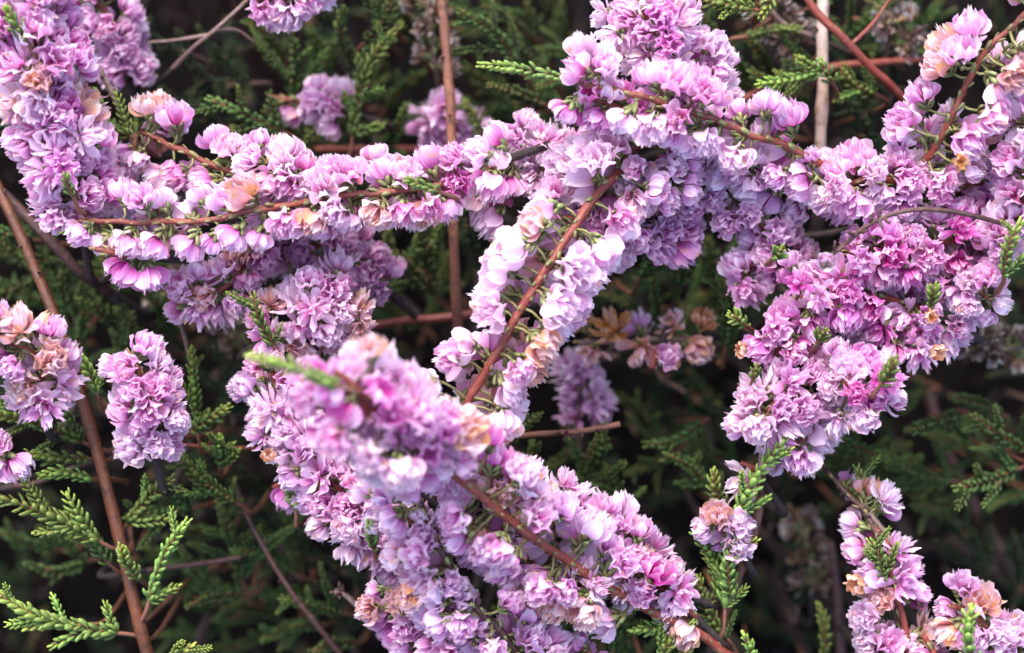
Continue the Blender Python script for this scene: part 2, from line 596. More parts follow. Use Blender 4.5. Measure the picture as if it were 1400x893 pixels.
def ground_run(p, back, lean=None):
    """continues a stem from p down to the soil, starting in direction back"""
    g = Vector((p.x + random.uniform(-6, 6) * MM, p.y, 0)) + F * 0
    g.y = p.y + (p.z) * math.tan(math.pi / 2 - PITCH) + random.uniform(-4, 4) * MM
    m1 = p + back * 9 * MM + F * 6 * MM
    m2 = p.lerp(g, .35) + Vector((random.uniform(-4, 4), random.uniform(-4, 4), 0)) * MM
    m3 = p.lerp(g, .7) + Vector((random.uniform(-5, 5), random.uniform(-5, 5), 0)) * MM
    g.z = -1 * MM
    return [g, m3, m2, m1]


# ------------------------------------------------------------------ flowering sprays
CEN = []


def spray(label, path, r=60, dens=1.0, mode='full', mats=('pink',), kinds=('open', 'cup'), tip=None,
          stem='red_stem', stem_r=(.62, .4), size=1.0, skip=(), group='flowering heather sprays', ground=True, leaves=True, start=0.0, end=1.0, count=98, gaps=0.0):
    pts = [P(*p) for p in path]                          # base -> tip
    sm = catmull(pts, 8)
    sd_ = random.uniform(0, 99)
    sm = [p + noise.noise_vector(p * 260 + Vector((sd_, 0, 0))) * .45 * MM for p in sm]
    pts[0] = sm[0].copy()
    back_dir = (pts[0] - pts[1]).normalized()
    run = ground_run(pts[0], back_dir) if ground else []
    base = run[0] if run else pts[0]
    root = link('heather_spray', None)
    root.empty_display_size = .005
    root.location = base
    tag(root, label, 'flower spray', group)
    inv = Matrix.Translation(-base)
    mb = MB()
    tube(mb, [p - base for p in sm], stem_r[0] * MM, stem_r[1] * MM, 8, nodes=.15)
    if run:
        fb = MB()
        tube(fb, [p - base for p in catmull(run + [pts[0]], 6)], stem_r[0] * 1.5 * MM, stem_r[0] * MM, 8, nodes=.15)
        link('woody_foot', fb.mesh('woody foot', [MAT['litter']]), root)  # lower run of the stem, shade painted in by the near-black colour
    link('stem', mb.mesh('spray stem', [MAT[stem]]), root)
    # lengths
    cum = [0]
    for a, b_ in zip(sm, sm[1:]):
        cum.append(cum[-1] + (b_ - a).length)
    tot = cum[-1]

    def at(d):
        k = 0
        while k < len(cum) - 2 and cum[k + 1] < d:
            k += 1
        f = (d - cum[k]) / max(1e-9, cum[k + 1] - cum[k])
        return sm[k].lerp(sm[k + 1], max(0, min(1, f))), (sm[k + 1] - sm[k]).normalized()
    if leaves:
        mb = MB()
        leafy(mb, [p - base for p in sm], 2.0 * MM, 1.7 * MM, .8 * MM, open0=.45)
        link('stem_leaves', mb.mesh('stem leaves', [MAT['calyx']]), root)
    # blossoms: packed at random around the stem so that neighbours touch but do not run into each other
    rad = r * PX
    stalks = MB()
    global CEN
    n = max(4, int(tot / MM * {'full': 9, 'sides': 9, 'sparse': 1.6}[mode]))
    cnt = 0
    for i in range(n):
        d = tot * (start + (end - start) * (i + random.random()) / n)
        p, t = at(d)
        c_ = (CAM - p).normalized()
        c_ = (c_ - t * c_.dot(t)).normalized() if (c_ - t * c_.dot(t)).length > .05 else frame_for(t)[0]
        s_ = t.cross(c_).normalized()
        if cnt >= count:
            break
        if mode == 'sides':
            rr_ = random.random()
            a = R(random.uniform(62, 118)) if rr_ < .8 else R(random.uniform(118, 180)) if rr_ < .96 else R(random.uniform(35, 60))
            a *= random.choice((-1, 1))
            if noise.noise(Vector((d * 230, math.copysign(6, a), sd_))) < -.18:
                continue
        elif mode == 'sparse':
            a = R(random.uniform(30, 125)) * random.choice((-1, 1))
        else:
            a = R(random.uniform(-115, 115)) if random.random() < .8 else R(random.uniform(115, 245))
        out = c_ * math.cos(a) + s_ * math.sin(a)
        u = d / tot
        kind = random.choice(kinds)
        mt = random.choice(mats)
        if mt == 'peach' and 'pink' in mats and random.random() < .3:
            mt = 'pink'
        sc = 1.04 * size * random.uniform(.82, 1.14) * (1 - .2 * max(0, (u - .85) / .15))
        if kind == 'bud':
            sc *= .88
        rmax = max(1.3 * MM, rad - 4.2 * MM * sc)
        reach = rmax * random.uniform(.35 if mode == 'full' else .6, 1.2)
        z = (out + t * random.uniform(-.1, .7) + c_ * random.uniform(-.1, .9 if mode == 'full' else .5) + Vector([random.uniform(-.45, .45) for _ in range(3)])).normalized()
        bp = p + out * (stem_r[1] * MM + reach)
        cen = bp + z * 1.9 * MM * sc
        q = (cen.x, cen.y, cen.z, 1.95 * MM * sc / dens * (1.35 if mode == 'sparse' else 1))
        if len(CEN):
            A = np.array(CEN)
            dd = np.sqrt(((A[:, :3] - np.array(q[:3])) ** 2).sum(1))
            if (dd < (A[:, 3] + q[3])).any() and not (cnt == 0 and i == n - 1):
                continue
        CEN.append(q)
        foot = bp - z * 1.3 * MM
        tube(stalks, [p - base, p.lerp(foot, .5) - t * .3 * MM - base, foot - base], .24 * MM, .22 * MM, 5)
        bl = link('blossom', random.choice(BL[kind]), root, inv @ orient(bp, z, random.uniform(0, 6.28), sc))
        mat_obj(bl, MAT[mt])
        if mt == 'peach':
            bl['label'] = 'ageing blossom turning peach'
        elif mt == 'rust':
            bl['label'] = 'withered rust brown blossom'
        elif mt == 'husk':
            bl['label'] = 'dry papery husk of an old blossom'
        elif mt == 'deep':
            bl['label'] = 'deep magenta young blossom'
        link('calyx', random.choice(CALYX), bl)
        cnt += 1
    if stalks.v:
        link('flower_stalks', stalks.mesh('flower stalks', [MAT['calyx']]), root)
    if tip:
        L, kind, mt = tip
        p, t = at(tot)
        ts = link('leafy_tip', random.choice(SHOOT[kind]), root, inv @ orient(p - t * .5 * MM, t, random.uniform(0, 6), L))
        mat_obj(ts, MAT[mt])
    return root


# left edge and top
spray('big pink spray hanging down along the left edge from the top corner',
      [(112, 325, -8), (100, 250, -2), (72, 160, 2), (48, 70, 5), (30, -5, 6), (15, -50, 5)], r=74, dens=1.1, start=.14, mats=('pink', 'pink', 'pale', 'pink', 'deep', 'peach'), kinds=('open', 'open', 'ragged', 'cup'))
spray('soft mauve pink cluster at the top, right of the big left edge spray',
      [(175, 95, -26), (162, 45, -24), (135, 5, -22), (120, -30, -22)], r=54, mats=('pink', 'mauve'), kinds=('open',))
spray('mauve blossoms in shade between the big left spray and the long flat spray',
      [(205, 290, -24), (170, 262, -22), (150, 215, -22)], r=46, dens=1.0, mats=('mauve',), kinds=('open', 'ragged'))
spray('small pink cluster cut off by the top edge, left of the tan upright stem',
      [(430, -30, -14), (400, -5, -12), (355, -2, -12)], r=52, mats=('pink', 'pale'), kinds=('open', 'cup'))
spray('short row of lilac blossoms alone among dark green shoots near the top',
      [(465, 150, -30), (440, 142, -30), (372, 132, -30)], r=20, count=9, mats=('pale', 'pink'), kinds=('open', 'cup'), size=.9)
spray('faded lilac cluster behind the tan upright stem',
      [(625, 200, -40), (605, 165, -36), (575, 150, -34)], r=66, mats=('mauve', 'pink'), kinds=('open', 'ragged'), size=1.15)
# upper left
spray('pink spray with bare red stem slanting down from the green shoot at upper left',
      [(440, 268, -4), (385, 250, -5), (310, 232, -5), (245, 205, -5), (192, 180, -6)], r=62, mode='sides', mats=('pink', 'pale', 'pink', 'peach'), kinds=('cup', 'open'))
spray('pink blossoms on short twig over the long flat spray, upper left',
      [(420, 258, 0), (385, 232, 1), (345, 214, 0)], r=42, mats=('pink', 'pale'), kinds=('open', 'cup'), size=.95)
spray('long flat pink spray reaching left across the upper left half',
      [(700, 215, -3), (640, 238, -1), (590, 256, 0), (520, 264, 2), (455, 270, 3), (370, 284, 4), (280, 300, 4), (190, 304, 3), (120, 300, 2)], r=56, dens=1.0, mode='sides', mats=('pink', 'pale', 'pink', 'pale', 'peach'), kinds=('cup', 'open', 'open'), size=.98)
spray('round pink blossoms packed on the thick right end of the flat spray',
      [(690, 262, -6), (640, 245, -4), (565, 250, -3), (510, 262, -3)], r=64, dens=1.0, mats=('pink', 'pale', 'deep'), kinds=('open', 'bud', 'cup'), size=1.05)
spray('pair of bright magenta pink blossoms under the left tip of the flat spray',
      [(200, 352, 0), (165, 347, 3), (130, 342, 4)], r=26, count=2, mats=('deep',), kinds=('cup', 'open'))
spray('pink cluster with peach blossom hanging below the middle of the flat spray',
      [(350, 345, -10), (320, 385, -8), (290, 400, -8), (245, 402, -8)], r=50, mats=('pink', 'pink', 'pink', 'peach'), kinds=('open', 'ragged'), leaves=False)
spray('shaded mauve blossoms tucked beneath the flat spray',
      [(520, 390, -22), (480, 350, -18), (400, 335, -16), (340, 335, -16)], r=52, mats=('mauve', 'pink'), kinds=('open',))
spray('pink cluster streaked with orange left of the blurred near spray top',
      [(380, 455, -8), (415, 430, -6), (450, 400, -5), (480, 400, -5)], r=64, dens=1.0, mats=('pink', 'pink', 'pale', 'peach'), kinds=('open', 'open', 'ragged'))
spray('pink blossoms at right end of the orange streaked cluster below the flat spray',
      [(430, 460, -8), (470, 440, -6), (495, 440, -6)], r=46, mats=('pink', 'peach'), kinds=('open', 'ragged'))
# left edge lower
spray('round pink spray at the left edge beside the orange brown stem',
      [(60, 540, 0), (52, 490, 4), (20, 470, 6), (-25, 450, 6)], r=62, mats=('pink', 'pink', 'pale', 'peach'), kinds=('open', 'open', 'ragged'))
spray('free standing oval pink spray just right of the orange brown stem',
      [(210, 610, -2), (205, 570, 0), (195, 525, 2), (180, 480, 2)], r=60, mats=('pink', 'pink', 'pale'), kinds=('open', 'open', 'cup'))
spray('small pink blossom tuft cut by the left edge, below the round spray',
      [(-20, 620, 0), (0, 618, 0), (12, 612, 0)], r=34, dens=1.0, mats=('pink', 'peach'), kinds=('open',))
# centre
spray('large central spray with bare red stem running down through its middle',
      [(868, 200, -6), (850, 232, -1), (815, 268, 2), (770, 335, 5), (722, 405, 6), (680, 480, 6), (650, 530, 5), (628, 570, 4)], r=76, dens=1.0, mode='sides', mats=('pale', 'pale', 'pink', 'pale', 'pale', 'peach'), kinds=('cup', 'cup', 'open', 'bud'), stem_r=(.72, .62), size=1.12)
spray('pale pink blossoms left of the top of the central red stem',
      [(830, 250, -8), (785, 235, -8), (730, 215, -9), (700, 195, -10)], r=62, dens=1.0, mats=('pale', 'pink', 'pale'), kinds=('cup', 'open', 'ragged'))
spray('pale blossoms left of the upper central stem, above the lone white buds',
      [(830, 300, -6), (775, 300, -4), (735, 290, -4)], r=58, dens=1.0, mats=('pale', 'pink'), kinds=('cup', 'open'))
spray('pink blossoms right of the upper central stem, facing right',
      [(800, 330, -8), (860, 300, -4), (895, 255, -2), (900, 215, -2)], r=62, dens=1.0, mats=('pink', 'pale', 'pink'), kinds=('cup', 'open', 'open'))
spray('lilac blossoms between the central stem and the pink mass to its right',
      [(840, 290, -14), (900, 325, -10), (935, 300, -10)], r=46, dens=1, mats=('pink', 'mauve'), kinds=('open', 'cup'))
# top centre-right
spray('slanting spray with lime green leafy tip and bare red stem, top centre',
      [(1165, 245, -4), (1100, 212, 0), (1040, 188, 3), (960, 158, 5), (880, 134, 7), (820, 118, 8), (775, 108, 8)], r=62, dens=1.0, mode='sides', mats=('pink', 'pale', 'pink'), kinds=('cup', 'open', 'cup'), tip=(.95, 'mid', 'leaf_bright'))
spray('deep magenta blossoms under the lime green tip of the slanting spray',
      [(870, 160, 2), (830, 140, 4), (790, 130, 5)], r=36, dens=1.0, mode='full', mats=('deep', 'deep', 'pink'), kinds=('cup', 'bud'), size=.85, leaves=False)
spray('tall pink spray rising out of the top edge above the slanting spray',
      [(960, 130, -8), (925, 80, -3), (890, 40, 0), (870, -10, 0)], r=74, dens=1.05, mats=('pink', 'pink', 'pale', 'deep'), kinds=('open', 'open', 'ragged'))
spray('lilac blossoms hanging under the slanting stem toward the right',
      [(1110, 275, -8), (1050, 240, -6), (980, 215, -6), (920, 190, -7)], r=52, dens=1.0, mats=('pink', 'pale', 'mauve'), kinds=('open', 'cup'))
# right mass
spray('shaded pink spray in the middle between central stem and right mass',
      [(1080, 370, -12), (1050, 320, -10), (1000, 290, -9), (960, 268, -9)], r=58, mats=('pink', 'mauve', 'pink'), kinds=('open',), tip=None)
spray('drooping pink blossoms below that shaded middle spray',
      [(1060, 330, -12), (1030, 360, -11), (1010, 395, -11)], r=46, dens=1.0, mats=('pink', 'mauve'), kinds=('open', 'ragged'))
spray('upper right spray with bare red stem climbing to the top corner',
      [(1262, 225, -4), (1290, 180, 0), (1318, 120, 3), (1350, 70, 5), (1395, 25, 6), (1430, -10, 6)], r=76, dens=1.0, mode='sides', mats=('pink', 'pale', 'pink', 'peach'), kinds=('open', 'cup', 'open'), size=1.02)
spray('pink spray against the right edge, below the top corner',
      [(1370, 330, -2), (1400, 270, 2), (1405, 200, 4), (1420, 150, 4)], r=52, mats=('pink', 'pale'), kinds=('open', 'cup'))
spray('dense pink blossoms where the slanting spray meets the right mass',
      [(1290, 260, -10), (1230, 250, -5), (1180, 245, -3), (1130, 270, -2)], r=66, mats=('pink', 'pale', 'pink'), kinds=('open', 'open', 'cup'))
spray('pink blossoms right of the dew drop under the dry dark twig',
      [(1360, 300, -10), (1290, 330, -5), (1220, 335, -4), (1160, 345, -3)], r=66, mats=('pink', 'pink', 'deep'), kinds=('open', 'open', 'ragged'))
spray('upper row of blossoms between dry dark twig and right edge',
      [(1400, 260, -12), (1340, 250, -8), (1290, 270, -6)], r=56, mats=('pink', 'mauve', 'pale'), kinds=('open',))
spray('pink blossoms at the right end of the right mass, over black shade',
      [(1280, 360, -8), (1325, 385, -3), (1350, 408, -1)], r=60, mats=('pink', 'pale'), kinds=('open', 'cup', 'open'))
spray('dense magenta pink heart of the right mass below the dew drop',
      [(1290, 440, -10), (1230, 410, -6), (1160, 400, -4), (1090, 410, -4)], r=66, mats=('pink', 'deep', 'pink'), kinds=('open', 'open', 'ragged'))
spray('pink spray with small orange buds on lower right side of the right mass',
      [(1180, 430, -8), (1230, 450, -6), (1275, 455, -6)], r=54, mats=('pink', 'mauve', 'peach'), kinds=('open', 'ragged'))
spray('magenta pink blossoms down the left flank of the right mass',
      [(1110, 430, -6), (1070, 450, -4), (1060, 490, -3)], r=58, mats=('pink', 'deep', 'pink'), kinds=('open',))
spray('lower left lobe of the right mass above the leafy green shoot',
      [(1130, 510, -8), (1085, 530, -4), (1050, 565, -1), (1045, 605, 0)], r=70, mats=('pink', 'pink', 'pale', 'mauve'), kinds=('open', 'open', 'ragged'))
spray('lowest blossoms of the right mass around the top of the green shoot',
      [(1110, 570, -6), (1100, 600, -4), (1065, 622, -3)], r=46, dens=1.0, mats=('pink', 'pale'), kinds=('open', 'cup'))
spray('round lower right lobe of the right mass with dark green leaf on top',
      [(1110, 505, -6), (1150, 525, -2), (1185, 540, 1), (1210, 550, 2)], r=74, mats=('pink', 'pink', 'pale', 'deep'), kinds=('open', 'open', 'ragged'))
spray('single pale blossom beside the top of the tan stem under the right mass',
      [(1042, 655, -6), (1030, 640, -5), (1012, 632, -5)], r=30, dens=1.0, mode='sparse', mats=('pale',), kinds=('ragged', 'cup'), count=1, leaves=False)
# front spray
spray('big magenta buds at the very tip of the blurred nearest spray',
      [(505, 545, 33), (480, 525, 36), (455, 508, 37)], r=30, mode='sparse', mats=('deep',), kinds=('bud',), size=1.05, leaves=False)
spray('blurred nearest spray with green tip and brown stem, curving to lower right',
      [(1010, 905, -10), (950, 862, -6), (870, 826, -2), (790, 778, 3), (700, 712, 11), (620, 648, 19), (545, 590, 27), (500, 556, 31), (470, 534, 33)], r=78, dens=1.0, mode='sides', mats=('pink', 'pale', 'pink', 'pink', 'deep', 'peach'), kinds=('open', 'cup', 'open'), stem_r=(.8, .6), stem='red_stem', size=1.05, start=.26)
spray('out of focus magenta and pink blossoms packed around the near green tip',
      [(590, 620, 17), (550, 585, 23), (510, 562, 28), (470, 550, 30), (430, 556, 30)], r=74, dens=1.0, mats=('deep', 'pink', 'deep', 'pink'), kinds=('bud', 'open', 'cup'), size=1.1)
spray('peach and pink blossoms above the brown stem in the middle of the nearest spray',
      [(720, 690, 2), (660, 650, 8), (615, 620, 12)], r=66, dens=1.0, mats=('pink', 'peach', 'pale'), kinds=('open', 'cup'))
spray('pink blossoms above the lower brown stem, beside the black gap',
      [(890, 800, -4), (850, 740, -3), (790, 715, -2), (740, 690, 0)], r=62, dens=1.0, mats=('pink', 'pale', 'pink'), kinds=('open', 'open', 'ragged'))
spray('pink blossoms below the lower brown stem with the dark twig on their left',
      [(850, 820, -5), (780, 800, -2), (710, 760, 0), (660, 720, 3)], r=60, dens=1.0, mats=('pink', 'pink', 'pale', 'peach'), kinds=('open', 'open', 'ragged'))
spray('pink blossoms at the lower right end of the nearest spray, partly peach',
      [(920, 810, -6), (860, 790, -3), (850, 760, -2)], r=52, dens=1, mats=('pink', 'pale', 'peach'), kinds=('ragged', 'open'))
spray('two peach withered blossoms where the brown stem leaves the nearest spray',
      [(950, 845, -6), (925, 815, -4), (935, 790, -4)], r=36, count=2, mats=('peach',), kinds=('cup', 'ragged'))
spray('pink spray in sharp focus left of and behind the blurred nearest spray',
      [(560, 760, -10), (500, 710, -6), (440, 640, -5), (390, 560, -6), (372, 500, -7)], r=66, dens=1.05, mats=('pink', 'pink', 'pale', 'mauve'), kinds=('open', 'open', 'ragged'))
spray('lilac blossoms along the lower left rim below the blurred spray',
      [(580, 730, -12), (520, 730, -10), (440, 690, -10)], r=50, dens=1.0, mats=('mauve', 'pink', 'peach'), kinds=('open', 'ragged'))
spray('single magenta blossom with small orange bud left of the blurred nearest spray',
      [(400, 650, -10), (385, 662, -10), (372, 668, -10)], r=26, dens=1.0, mode='sparse', mats=('deep',), kinds=('cup',), count=1, leaves=False)
spray('spray with dark bare twig running down to the bottom edge',
      [(720, 910, 0), (680, 858, 4), (640, 815, 7), (600, 745, 10), (570, 680, 11), (555, 640, 10)], r=72, dens=1.0, mode='sides', mats=('pink', 'pale', 'mauve', 'pink'), kinds=('open', 'open', 'cup'), stem='dark_stem')
spray('soft pink blossoms along the middle, left of the dark bare twig',
      [(640, 900, 1), (610, 840, 5), (580, 770, 8), (560, 700, 8)], r=62, dens=1.0, mats=('pink', 'mauve', 'pale', 'peach'), kinds=('open',))
spray('bright pink cluster at the bottom edge, left of the dark bare twig',
      [(600, 910, -6), (560, 860, -2), (535, 810, 0)], r=58, dens=1.1, mats=('pink', 'pink', 'deep', 'peach'), kinds=('open',))
spray('single lilac blossom beside the dark bare twig near the bottom edge',
      [(712, 880, -8), (706, 870, -7), (702, 862, -7)], r=24, dens=1.0, mode='sparse', mats=('pink',), kinds=('cup',), count=1, leaves=False)
spray('pale blossom tops at the bottom edge under the lower brown stem',
      [(780, 920, -4), (795, 900, -3), (810, 888, -3)], r=36, dens=1.0, mats=('pink', 'pale'), kinds=('open',), leaves=False)
# right bottom
spray('sparse spray with two brown stems at lower right, blossoms mostly on its left',
      [(1245, 915, -6), (1232, 850, -5), (1215, 780, -5), (1195, 725, -6), (1165, 680, -8), (1128, 642, -10)], r=54, dens=.9, mode='sides', mats=('pink', 'pale', 'peach', 'pink'), kinds=('cup', 'ragged', 'open'), stem='dark_stem', end=.9)
spray('pink blossoms at the bottom of the sparse lower right spray',
      [(1215, 900, -6), (1200, 870, -4), (1190, 835, -4)], r=44, dens=1.0, mats=('pink', 'pale'), kinds=('open', 'cup'))
spray('pink spray in the bottom right corner behind a green upright shoot',
      [(1400, 920, -4), (1360, 870, 0), (1330, 840, 0), (1300, 830, 0)], r=62, dens=1, mats=('pink', 'mauve', 'pale', 'peach'), kinds=('open', 'cup'))
spray('pink blossoms at the bottom edge left of the corner spray',
      [(1290, 920, -4), (1280, 895, -2), (1262, 870, -2)], r=40, dens=1, mats=('pink', 'mauve'), kinds=('open',))
spray('small peach and pink cluster on the green shoot left of the tan stem',
      [(1000, 735, -5), (988, 715, -3), (972, 695, -2)], r=46, dens=1.0, mats=('peach', 'pink', 'pale'), kinds=('open',), size=.92)
# faded cluster
spray('faded cluster of rust and lilac blossoms in shade right of the central stem',
      [(960, 462, -26), (900, 465, -24), (850, 470, -24), (790, 468, -24)], r=46, mode='sparse', mats=('peach', 'peach', 'mauve', 'rust'), kinds=('cup', 'ragged'), size=.95, stem='grey_twig', gaps=.2)
spray('lilac blossoms in deep shade below the rust coloured ones',
      [(800, 565, -34), (800, 530, -32), (775, 505, -32)], r=40, dens=1.0, mats=('mauve',), kinds=('open', 'ragged'))
spray('single pale frilly blossom hanging free right of the rust coloured ones',
      [(900, 480, -20), (895, 492, -19), (893, 505, -18)], r=30, dens=1.0, mode='sparse', mats=('pink', 'pale'), kinds=('ragged', 'open'), count=1, leaves=False)


HU = 'old dry flower husks'
for lb, pth, nn in (('grey brown dry husks at the top edge left of the tan stem', [(595, 95, -34), (590, 40, -32), (580, -10, -32)], 'sparse'),
                    ('dry husks at the top edge between tall pink spray and bleached stem', [(1090, 60, -34), (1065, 30, -30), (1040, 5, -30)], 'sparse'),
                    ('dry papery husks at the top edge right of the bleached stem', [(1250, 70, -34), (1225, 30, -30), (1190, 0, -30)], 'sparse'),
                    ('cluster of brown dry husks under the right end of the right mass', [(1400, 480, -34), (1350, 470, -30), (1310, 468, -30)], 'sparse'),
                    ('dark dry husks in shade below the flat spray, left of tan stem', [(330, 470, -44), (280, 400, -42), (200, 410, -42)], 'sparse'),
                    ('dim dry husks in the bottom gap left of the sparse spray', [(1110, 800, -52), (1105, 740, -50), (1090, 700, -50)], 'sparse')):
    spray(lb, pth, r=34, mode=nn, mats=('husk',), kinds=('ragged', 'cup'), size=.72, stem='grey_twig', stem_r=(.4, .3), group=HU)


# ------------------------------------------------------------------ bare stems and twigs
def bare(name, label, cat, path, r0, r1, mt, group=None, twigs=(), to_ground=True, stubs=0):
    pts = [P(*p) for p in path]
    run = ground_run(pts[0], (pts[0] - pts[1]).normalized()) if to_ground else []
    base = run[0] if run else pts[0]
    root = link(name, None)
    root.location = base
    tag(root, label, cat, group)
    mb = MB()
    a = catmull(pts, 8)
    if run:
        fb = MB()
        tube(fb, [p - base for p in catmull(run + [pts[0]], 6)], r0 * 1.3 * MM, r0 * MM, 8, nodes=.15)
        link('woody_foot', fb.mesh('woody foot', [MAT['litter']]), root)  # stem's lower run takes the near-black colour as painted shade
    tube(mb, [p - base for p in a], r0 * MM, r1 * MM, 10, wob=.16, nodes=.1)
    link('stem', mb.mesh('bare stem', [MAT[mt]]), root)
    for tp in twigs:
        q = [P(*p) for p in tp]
        mb = MB()
        tube(mb, [p - base for p in catmull(q, 6)], .4 * MM, .22 * MM, 6, wob=.2)
        link('side_twig', mb.mesh('side twig', [MAT[mt]]), root)
    for k in range(stubs):
        i = random.randrange(len(a) // 2, len(a) - 1)
        p = a[i] - base
        dr = Vector([random.uniform(-1, 1) for _ in range(3)]).normalized()
        mb = MB()
        tube(mb, [p, p + dr * 1.0 * MM, p + dr * 1.6 * MM + Vector((0, 0, .4 * MM))], .35 * MM, .2 * MM, 6)
        link('bud_scar', mb.mesh('bud scar', [MAT['dark_stem']]), root)
    return root


ST = 'bare heather stems'
bare('heather_branch', 'thick orange brown stem slanting down the left side', 'stem',
     [(208, 915, -12), (190, 850, -10), (162, 730, -9), (128, 600, -9), (88, 470, -10), (45, 360, -12), (0, 262, -14), (-30, 200, -16)], 1.05, .85, 'orange_stem', ST, stubs=9)
bare('heather_branch', 'upright tan stem passing behind the flat spray', 'stem',
     [(628, 470, -34), (624, 420, -28), (620, 300, -22), (617, 180, -20), (612, 90, -19), (602, -20, -18)], .9, .8, 'tan_stem', ST, stubs=7)
bare('heather_branch', 'bleached whitish upright stem at top right', 'stem',
     [(1118, 260, -30), (1122, 190, -26), (1125, 110, -24), (1124, 30, -24), (1128, -30, -24)], 1.0, .95, 'straw_stem', ST, stubs=5)
bare('heather_branch', 'dark red stem crossing over the bleached stem at top right', 'stem',
     [(1260, 170, -30), (1228, 128, -24), (1190, 92, -20), (1150, 50, -18), (1115, 15, -18), (1090, -25, -18)], .75, .6, 'red_stem', ST, twigs=[[(1165, 60, -19), (1195, 30, -20), (1225, -15, -20)]], stubs=4)
bare('heather_branch', 'shaded reddish stem lying across behind the bleached stem', 'stem',
     [(1010, 140, -34), (1070, 110, -30), (1130, 92, -28), (1210, 85, -30), (1290, 80, -34)], .75, .5, 'red_stem', ST)
bare('heather_branch', 'dark stem under the big left edge spray, behind the orange brown stem', 'stem',
     [(150, 400, -26), (110, 372, -20), (60, 320, -18), (20, 280, -18), (-20, 240, -18)], .95, .8, 'dark_stem', ST)
bare('heather_branch', 'shaded dark red stem lying flat below the flat spray, left of the central spray', 'stem',
     [(680, 424, -30), (610, 434, -30), (540, 440, -30), (440, 460, -32)], .8, .6, 'red_stem', ST)
bare('heather_branch', 'dim red stem lying flat above the flat spray, behind the tan stem', 'stem',
     [(640, 205, -50), (520, 204, -46), (430, 204, -44)], .8, .6, 'red_stem', ST)
bare('heather_branch', 'tan stem standing under the right mass beside the leafy shoot', 'stem',
     [(975, 880, -14), (1005, 800, -12), (1030, 730, -10), (1040, 670, -10), (1045, 600, -12)], .85, .65, 'tan_stem', ST, stubs=3)
bare('heather_branch', 'second reddish stem beside the dark one in the sparse lower right spray', 'stem',
     [(1246, 915, -4), (1236, 850, -4), (1222, 800, -4), (1212, 740, -5), (1196, 722, -6)], .55, .4, 'red_stem', ST)
bare('heather_branch', 'rough grey twig at right of the sparse lower right spray', 'stem',
     [(1265, 900, -8), (1258, 830, -6), (1235, 765, -5), (1215, 735, -5), (1180, 690, -7)], .6, .4, 'grey_twig', ST, stubs=12)
bare('heather_branch', 'dim red brown stem in the black shade at far lower right', 'stem',
     [(1370, 760, -78), (1330, 690, -76), (1290, 610, -74), (1270, 540, -74)], 1.3, 1.0, 'dark_stem', ST)
bare('heather_branch', 'shaded brown stem in the black gap right of bottom centre', 'stem',
     [(1150, 915, -50), (1145, 820, -48), (1135, 740, -46)], 1.0, .7, 'dark_stem', ST)
TW = 'thin dry twigs'
bare('dry_twig', 'thin grey twig beside the big left edge spray, leading to the green shoot', 'twig',
     [(195, 260, -22), (190, 215, -16), (165, 150, -14), (130, 85, -14), (75, -10, -15)], .6, .45, 'grey_twig', TW, stubs=6)
bare('dry_twig', 'thin forked twig in the dark at the top, left of the small top cluster', 'twig',
     [(235, 95, -26), (265, 65, -22), (295, 40, -20), (330, 8, -20), (350, -15, -20)], .4, .28, 'grey_twig', TW, twigs=[[(285, 48, -21), (240, 55, -22), (200, 58, -24)], [(295, 40, -20), (325, 42, -22), (350, 60, -24)]])
bare('dry_twig', 'short broken twig with pale tip below the faded rust cluster', 'twig',
     [(680, 598, -20), (730, 594, -17), (790, 590, -15), (848, 580, -14)], .45, .5, 'tan_stem', TW, stubs=10)
bare('dry_twig', 'long thin brown twig slanting down through the dark at lower left', 'twig',
     [(470, 900, -28), (430, 850, -26), (385, 790, -26), (340, 710, -28), (320, 660, -30)], .5, .35, 'dark_stem', TW, stubs=4)
bare('dry_twig', 'dark dry twig lying over the right mass, ending at the dew drop', 'twig',
     [(1372, 306, 4), (1335, 296, 6), (1290, 288, 7), (1240, 288, 8), (1190, 306, 7), (1150, 338, 5), (1118, 362, 3)], .38, .34, 'dark_stem', TW, to_ground=False, stubs=12)
bare('dry_twig', 'thin twig hanging below the peach cluster left of the near green tip', 'twig',
     [(262, 500, -16), (252, 460, -14), (240, 420, -12), (250, 400, -11)], .4, .3, 'grey_twig', TW)
bare('dry_twig', 'thin grey brown twig across the shade below the lime leafy sprigs', 'twig',
     [(20, 665, -24), (50, 660, -22), (100, 640, -20), (130, 630, -20)], .5, .35, 'dark_stem', TW)
bare('dry_twig', 'thin brown twig across the lower left shade behind the upright forked shoot', 'twig',
     [(200, 780, -26), (280, 770, -26), (330, 762, -26)], .5, .35, 'dark_stem', TW)
bare('dry_twig', 'fine red twig linking the oval spray and the spray behind the blurred one', 'twig',
     [(350, 612, -20), (300, 612, -18), (245, 608, -16)], .35, .3, 'red_stem', TW)
bare('dry_twig', 'thin twig at the top edge left of the bleached stem', 'twig',
     [(1110, 50, -28), (1075, 35, -27), (1050, 10, -26), (1030, -15, -26)], .5, .35, 'grey_twig', TW)
bare('dry_twig', 'curling dry twig with bud scales at the bottom, left of the bright cluster', 'twig',
     [(505, 850, -16), (490, 830, -14), (470, 812, -14), (458, 808, -14)], .45, .5, 'grey_twig', TW, stubs=8)


